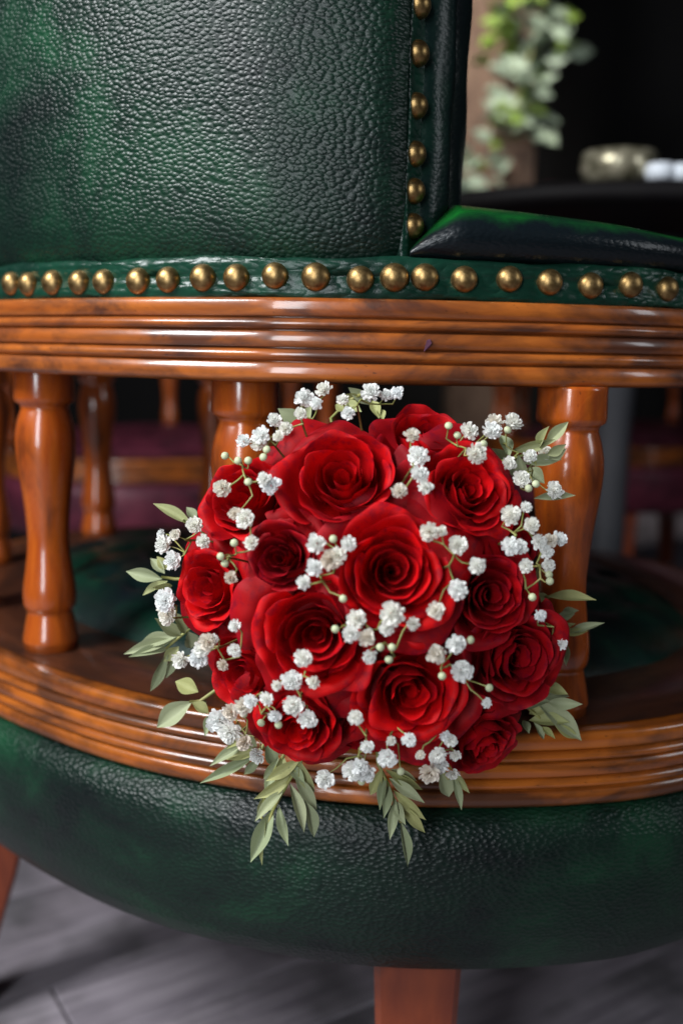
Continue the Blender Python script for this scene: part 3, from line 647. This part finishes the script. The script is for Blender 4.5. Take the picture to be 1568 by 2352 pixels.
# leaf sprigs: (stem pixels, distance, leaves (x0, y0, x1, y1, width))
def leaf_mesh(seed, curl):
    rg = random.Random(seed); nL, nW = 13, 5; V = []; uv = []
    for i in range(nL):
        t = i / (nL - 1); wdt = max(.02, math.sin(math.pi * min(1, t * .97 + .02)) ** 1.12 * (1 - .25 * (t - .4)))
        for j in range(nW):
            s = -1 + 2 * j / (nW - 1)
            V.append((t, s * wdt * .5, abs(s) ** .8 * wdt * .34 - curl * (t - .3) ** 2 + .02 * math.sin(7 * t + seed + s))); uv.append((t, s * .5 + .5))
    return mesh('leaf', V, grid_faces(nL, nW), uv, mat=LEAF)
LEAFM = [leaf_mesh(i, c) for i, c in enumerate((.05, .12, .2, -.05, .15))]
SPRIGS = [
 ([(700, 1735), (660, 1800), (628, 1860), (605, 1920)], .520, [(690, 1745, 610, 1795, 30), (675, 1775, 582, 1838, 30), (652, 1815, 585, 1888, 27), (628, 1858, 575, 1982, 42), (690, 1750, 722, 1820, 34), (675, 1775, 728, 1862, 30), (665, 1800, 700, 1915, 30), (700, 1840, 722, 1925, 34), (640, 1850, 662, 1945, 25), (610, 1880, 600, 1990, 18), (662, 1755, 700, 1800, 26)]),
 ([(660, 1720), (625, 1780), (605, 1840), (600, 1880)], .535, [(650, 1735, 640, 1800, 26), (630, 1770, 610, 1830, 24), (612, 1815, 590, 1870, 20), (640, 1740, 605, 1790, 22), (625, 1800, 622, 1870, 22)]),
 ([(868, 1755), (890, 1800), (905, 1840), (920, 1890)], .520, [(878, 1765, 850, 1828, 28), (885, 1780, 872, 1862, 22), (892, 1800, 880, 1882, 24), (908, 1835, 895, 1930, 24), (885, 1768, 970, 1815, 26), (893, 1788, 975, 1845, 28), (903, 1815, 978, 1885, 26), (915, 1845, 977, 1915, 26), (918, 1885, 935, 1992, 28), (905, 1838, 930, 1895, 27), (895, 1768, 958, 1795, 18)]),
 ([(1005, 1755), (1030, 1790)], .530, [(1010, 1765, 1032, 1832, 44), (1040, 1780, 1060, 1862, 20), (1045, 1770, 1078, 1822, 20)]),
 ([(1175, 1590), (1210, 1625), (1240, 1650)], .545, [(1185, 1620, 1262, 1610, 36), (1215, 1640, 1265, 1622, 26), (1215, 1655, 1308, 1658, 36), (1230, 1612, 1337, 1702, 48), (1215, 1590, 1308, 1600, 30), (1235, 1575, 1305, 1595, 30), (1255, 1612, 1338, 1618, 28), (1225, 1570, 1275, 1572, 30), (1225, 1660, 1250, 1700, 18), (1245, 1670, 1275, 1698, 16), (1270, 1660, 1330, 1698, 24), (1200, 1655, 1215, 1685, 20)]),
 ([(1225, 1360), (1260, 1372)], .560, [(1255, 1370, 1370, 1377, 27), (1225, 1375, 1262, 1372, 22), (1210, 1300, 1238, 1368, 26), (1225, 1330, 1235, 1300, 18)]),
 ([(1260, 1460), (1290, 1455), (1320, 1447)], .575, [(1290, 1455, 1350, 1450, 20), (1300, 1455, 1388, 1430, 20), (1285, 1448, 1322, 1432, 14), (1290, 1408, 1328, 1402, 20), (1290, 1470, 1300, 1530, 22), (1275, 1420, 1320, 1410, 22)]),
 ([(1150, 1060), (1190, 1050), (1240, 1025)], .560, [(1175, 1035, 1275, 1010, 26), (1235, 1030, 1262, 978, 24), (1250, 1025, 1305, 968, 28), (1255, 1045, 1300, 1020, 24), (1265, 1055, 1300, 1030, 22), (1200, 1065, 1290, 1055, 28), (1190, 1045, 1205, 1105, 26), (1165, 1050, 1180, 1095, 30), (1215, 1075, 1250, 1110, 32), (1225, 1145, 1322, 1138, 22), (1150, 1000, 1170, 1050, 32), (1130, 1030, 1160, 1060, 30)]),
 ([(760, 960), (800, 920), (830, 905)], .580, [(800, 890, 852, 930, 26), (770, 930, 800, 945, 30), (795, 905, 825, 920, 24), (790, 930, 830, 945, 30), (855, 920, 870, 960, 24), (870, 940, 880, 965, 20)]),
 ([(700, 990), (665, 965), (650, 945)], .575, [(700, 985, 638, 938, 42), (705, 970, 660, 990, 28), (700, 980, 715, 930, 32), (665, 1000, 710, 960, 28)]),
 ([(450, 1215), (420, 1195)], .570, [(440, 1205, 352, 1157, 28), (450, 1195, 428, 1165, 24)]),
 ([(400, 1330), (370, 1325)], .570, [(372, 1330, 288, 1312, 32), (378, 1318, 345, 1282, 24), (388, 1308, 360, 1278, 24), (385, 1335, 328, 1368, 22), (395, 1345, 350, 1350, 20)]),
 ([(440, 1440), (410, 1465), (380, 1490)], .565, [(405, 1462, 318, 1480, 34), (400, 1470, 283, 1502, 30), (395, 1490, 295, 1508, 24), (415, 1460, 355, 1420, 30), (425, 1455, 395, 1405, 32), (430, 1450, 440, 1490, 38), (385, 1500, 345, 1590, 26), (405, 1500, 380, 1560, 20), (410, 1485, 375, 1520, 30), (440, 1435, 405, 1430, 26)]),
 ([(460, 1610), (435, 1612)], .550, [(440, 1612, 358, 1672, 50), (455, 1590, 402, 1565, 40), (440, 1615, 480, 1640, 28), (490, 1640, 470, 1690, 26), (450, 1625, 475, 1610, 20)]),
 ([(600, 1720), (560, 1740), (520, 1765)], .540, [(590, 1735, 458, 1800, 26), (575, 1700, 480, 1760, 26), (600, 1725, 495, 1740, 28), (590, 1715, 540, 1690, 30), (600, 1740, 560, 1780, 22), (560, 1690, 520, 1720, 24), (610, 1710, 630, 1760, 32)]),
]
for stem, yd, leaves in SPRIGS:
    def at(x, y, dy=0): return pt(x, y, yd + dy)
    pts = [BO + (at(*stem[0]) - BO) * .6] + [at(*s) for s in stem]
    v, f = tube_geo(pts, [.0011] + [.0010 - .0002 * k / len(stem) for k in range(len(stem))], 6)
    so = link('leaf_sprig', mesh('leaf_sprig', [q - BO for q in v], f, mat=STEM), bouquet)
    for k, (x0, y0, x1, y1, wd) in enumerate(leaves):
        a = at(x0, y0, rg.uniform(-.002, .002)); b = at(x1, y1, rg.uniform(-.012, .006)); L = (b - a).length; W = wd / FPX * yd * 1.06
        ex = (b - a).normalized(); nz = ((EYE - a).normalized() + Vector((rg.uniform(-.55, .55), 0, rg.uniform(-.3, .6)))); ez = (nz - ex * nz.dot(ex)).normalized(); ey = ez.cross(ex)
        o = link('leaf', LEAFM[rg.randrange(5)], so)
        m = Matrix((ex * L, ey * W, ez * (W * .8 + L * .2))).transposed().to_4x4(); m.translation = a - BO; o.matrix_local = m

# ------------------------------------------------------------------ behind the chair: table, candle glass, post with garland, burgundy chairs
BLACK = simple('black_lacquer', (.005, .004, .005), .6, var=(.008, .007, .007), scale=8, Specular_IOR_Level=.15)
tz = pt(1300, 400, 1.42).z
table = empty('round_table', (.52, 1.92, 0)); tag(table, 'round black table standing behind the green chair', 'table')
V, F, uv = lathe_geo([(.02, tz - .032), (.47, tz - .032), (.492, tz - .028), (.50, tz - .018), (.495, tz - .004), (.485, tz), (.02, tz)], 64); link('table_top', mesh('table_top', V, F, uv, mat=BLACK), table)
V, F, uv = lathe_geo([(.22, 0), (.22, .02), (.06, .05), (.035, .09), (.032, .5), (.045, tz - .06), (.12, tz - .033)], 24); link('pedestal', mesh('pedestal', V, F, uv, mat=simple('dark_grey_metal', (.06, .062, .07), .45, var=(.09, .09, .10), scale=5)), table)
GOLD = simple('gold_mercury_glass', (.55, .50, .36), .28, .6, var=(.12, .11, .06), scale=70)
c = pt(1420, 400, 1.505); V, F, uv = lathe_geo([(.03, tz), (.048, tz + .004), (.055, tz + .022), (.053, tz + .044), (.050, tz + .046), (.048, tz + .040), (.046, tz + .01), (.01, tz + .008)], 32)
g = link('candle_glass', mesh('candle_glass', [(a, b, z - tz) for a, b, z in V], F, uv, mat=GOLD)); g.location = (c.x, c.y, tz)
tag(g, 'squat mottled gold candle glass standing on the black table', 'candle glass')
WH = simple('white_porcelain', (.75, .8, .86), .3)
for i, (x, d) in enumerate(((1515, 1.455), (1562, 1.46))):
    c = pt(x, 400, d); V, F, uv = lathe_geo([(.010, 0), (.018, .001), (.021, .012), (.019, .022), (.016, .023), (.014, .008), (.003, .006)], 20)
    o = link('tealight_cup', mesh('tealight_cup', V, F, uv, mat=WH)); o.location = (c.x, c.y, tz); tag(o, ('small white tealight cup on the black table, next to the gold glass', 'small white tealight cup on the black table, parted from the gold glass by another cup')[i], 'tealight', 'white tealight cups')
BROWN = wood('brown_post', (.20, .125, .085), (.15, .09, .06), (.09, .05, .035), gu=3, gv=30, coat=0, rough=.7, specks=False)
a = pt(1058, 200, 3.55); b = pt(1238, 200, 3.55)
V, F = box_geo(a.x, b.x, 3.55, 3.75, 0, 2.9, .008); me = mesh('wooden_post', V, F, [(v[2], v[0] + v[1]) for v in V], smooth=False, mat=BROWN)
po = link('wooden_post', me); tag(po, 'plain brown wooden post behind the table, hung with a leafy garland', 'post')
gl = empty('leaf_garland', (pt(1200, 200, 3.47).x, 3.50, 0)); tag(gl, 'trailing garland of green and sage leaves hanging down the brown post', 'garland')
go = Vector(gl.location); rg = random.Random(12)
GT = simple('garland_green', (.14, .24, .03), .6, var=(.24, .33, .06), scale=40); GS = simple('garland_sage', (.26, .34, .24), .6, var=(.38, .45, .34), scale=40)
vine = [pt(1270, -90, 3.46), pt(1245, 40, 3.46), pt(1215, 130, 3.46), pt(1190, 220, 3.46), pt(1180, 320, 3.48)]
v, f = tube_geo([q - go for q in vine], .004, 6); link('vine', mesh('vine', v, f, mat=STEM), gl)
lm = [leaf_mesh(50 + i, .2) for i in range(3)]; LG = []
for m_ in lm:
    for mt in (GT, GS):
        c2 = m_.copy(); c2.materials.clear(); c2.materials.append(mt); LG.append(c2)
SPOT = [(1265, 40, 45, 26, 0), (1170, 20, 25, 12, 1), (1165, 90, 22, 9, 1), (1240, 110, 34, 14, 0), (1200, 170, 28, 12, 0), (1185, 230, 32, 20, 0), (1175, 290, 34, 22, 0), (1215, 285, 20, 8, 0), (1100, 395, 28, 14, 0)]
for (x, y, sp, cnt, gr) in SPOT:
    for k in range(cnt):
        p = pt(x + rg.gauss(0, sp), y + rg.gauss(0, sp), 3.46 + rg.uniform(-.06, .06)) - go; p.y = min(p.y, 3.535 - go.y)
        o = link('leaf', LG[rg.randrange(3) * 2 + (0 if gr or rg.random() < .25 else 1)], gl); L = rg.uniform(.065, .10)
        o.location = p; o.rotation_euler = (rg.uniform(-.9, .9) + 1.2, rg.uniform(-.6, .6), rg.uniform(0, 6.3)); o.scale = (L, L * .55, L * .5)
bs = [S_AXIS + k * .19 - .80 for k in range(9)]
c2 = build_chair('captains_chair', rot=math.radians(-150), loc=(-.42, 2.35, 0), green=False, spindle_s=bs); tag(c2, 'burgundy leather chair seen between the left spindles of the green chair', 'chair')
c3 = build_chair('captains_chair', rot=math.radians(-135), loc=(.80, 2.86, 0), green=False, spindle_s=bs); tag(c3, 'burgundy leather chair drawn up on the far side of the black table', 'chair')

# a shred of dried petal stuck to the top rail
q = None
for s_ in np.arange(-.1, .2, .001):
    p, N, t = fr(s_); v = p + N * (.0016 - inset(s_))
    x = project((v.x, v.y, ZC + .004))[0]
    if q is None or abs(x - 977) < q[0]: q = (abs(x - 977), v, N, t)
_, v, N, t = q
pts = [(0, 0), (.0018, .0012), (.0032, .0040), (.0022, .0062), (.0004, .0056), (-.0002, .0030), (-.0012, -.0012)]
V = [(t.x * a + N.x * (.0002 + .0012 * (b > .003)), t.y * a + N.y * (.0002 + .0012 * (b > .003)), b) for a, b in pts] + [(t.x * a - N.x * .0006, t.y * a - N.y * .0006, b) for a, b in pts]
n = len(pts); F = [tuple(range(n)), tuple(range(n, 2 * n))[::-1]] + [((i + 1) % n, i, n + i, n + (i + 1) % n) for i in range(n)]
sc = link('petal_shred', mesh('petal_shred', V, F, smooth=False, mat=simple('dried_petal', (.06, .01, .03), .7, var=(.10, .03, .07), scale=300))); sc.location = (v.x, v.y, ZC + .0005)
tag(sc, 'tiny dark dried petal shred stuck to the top rail above the bouquet', 'petal')
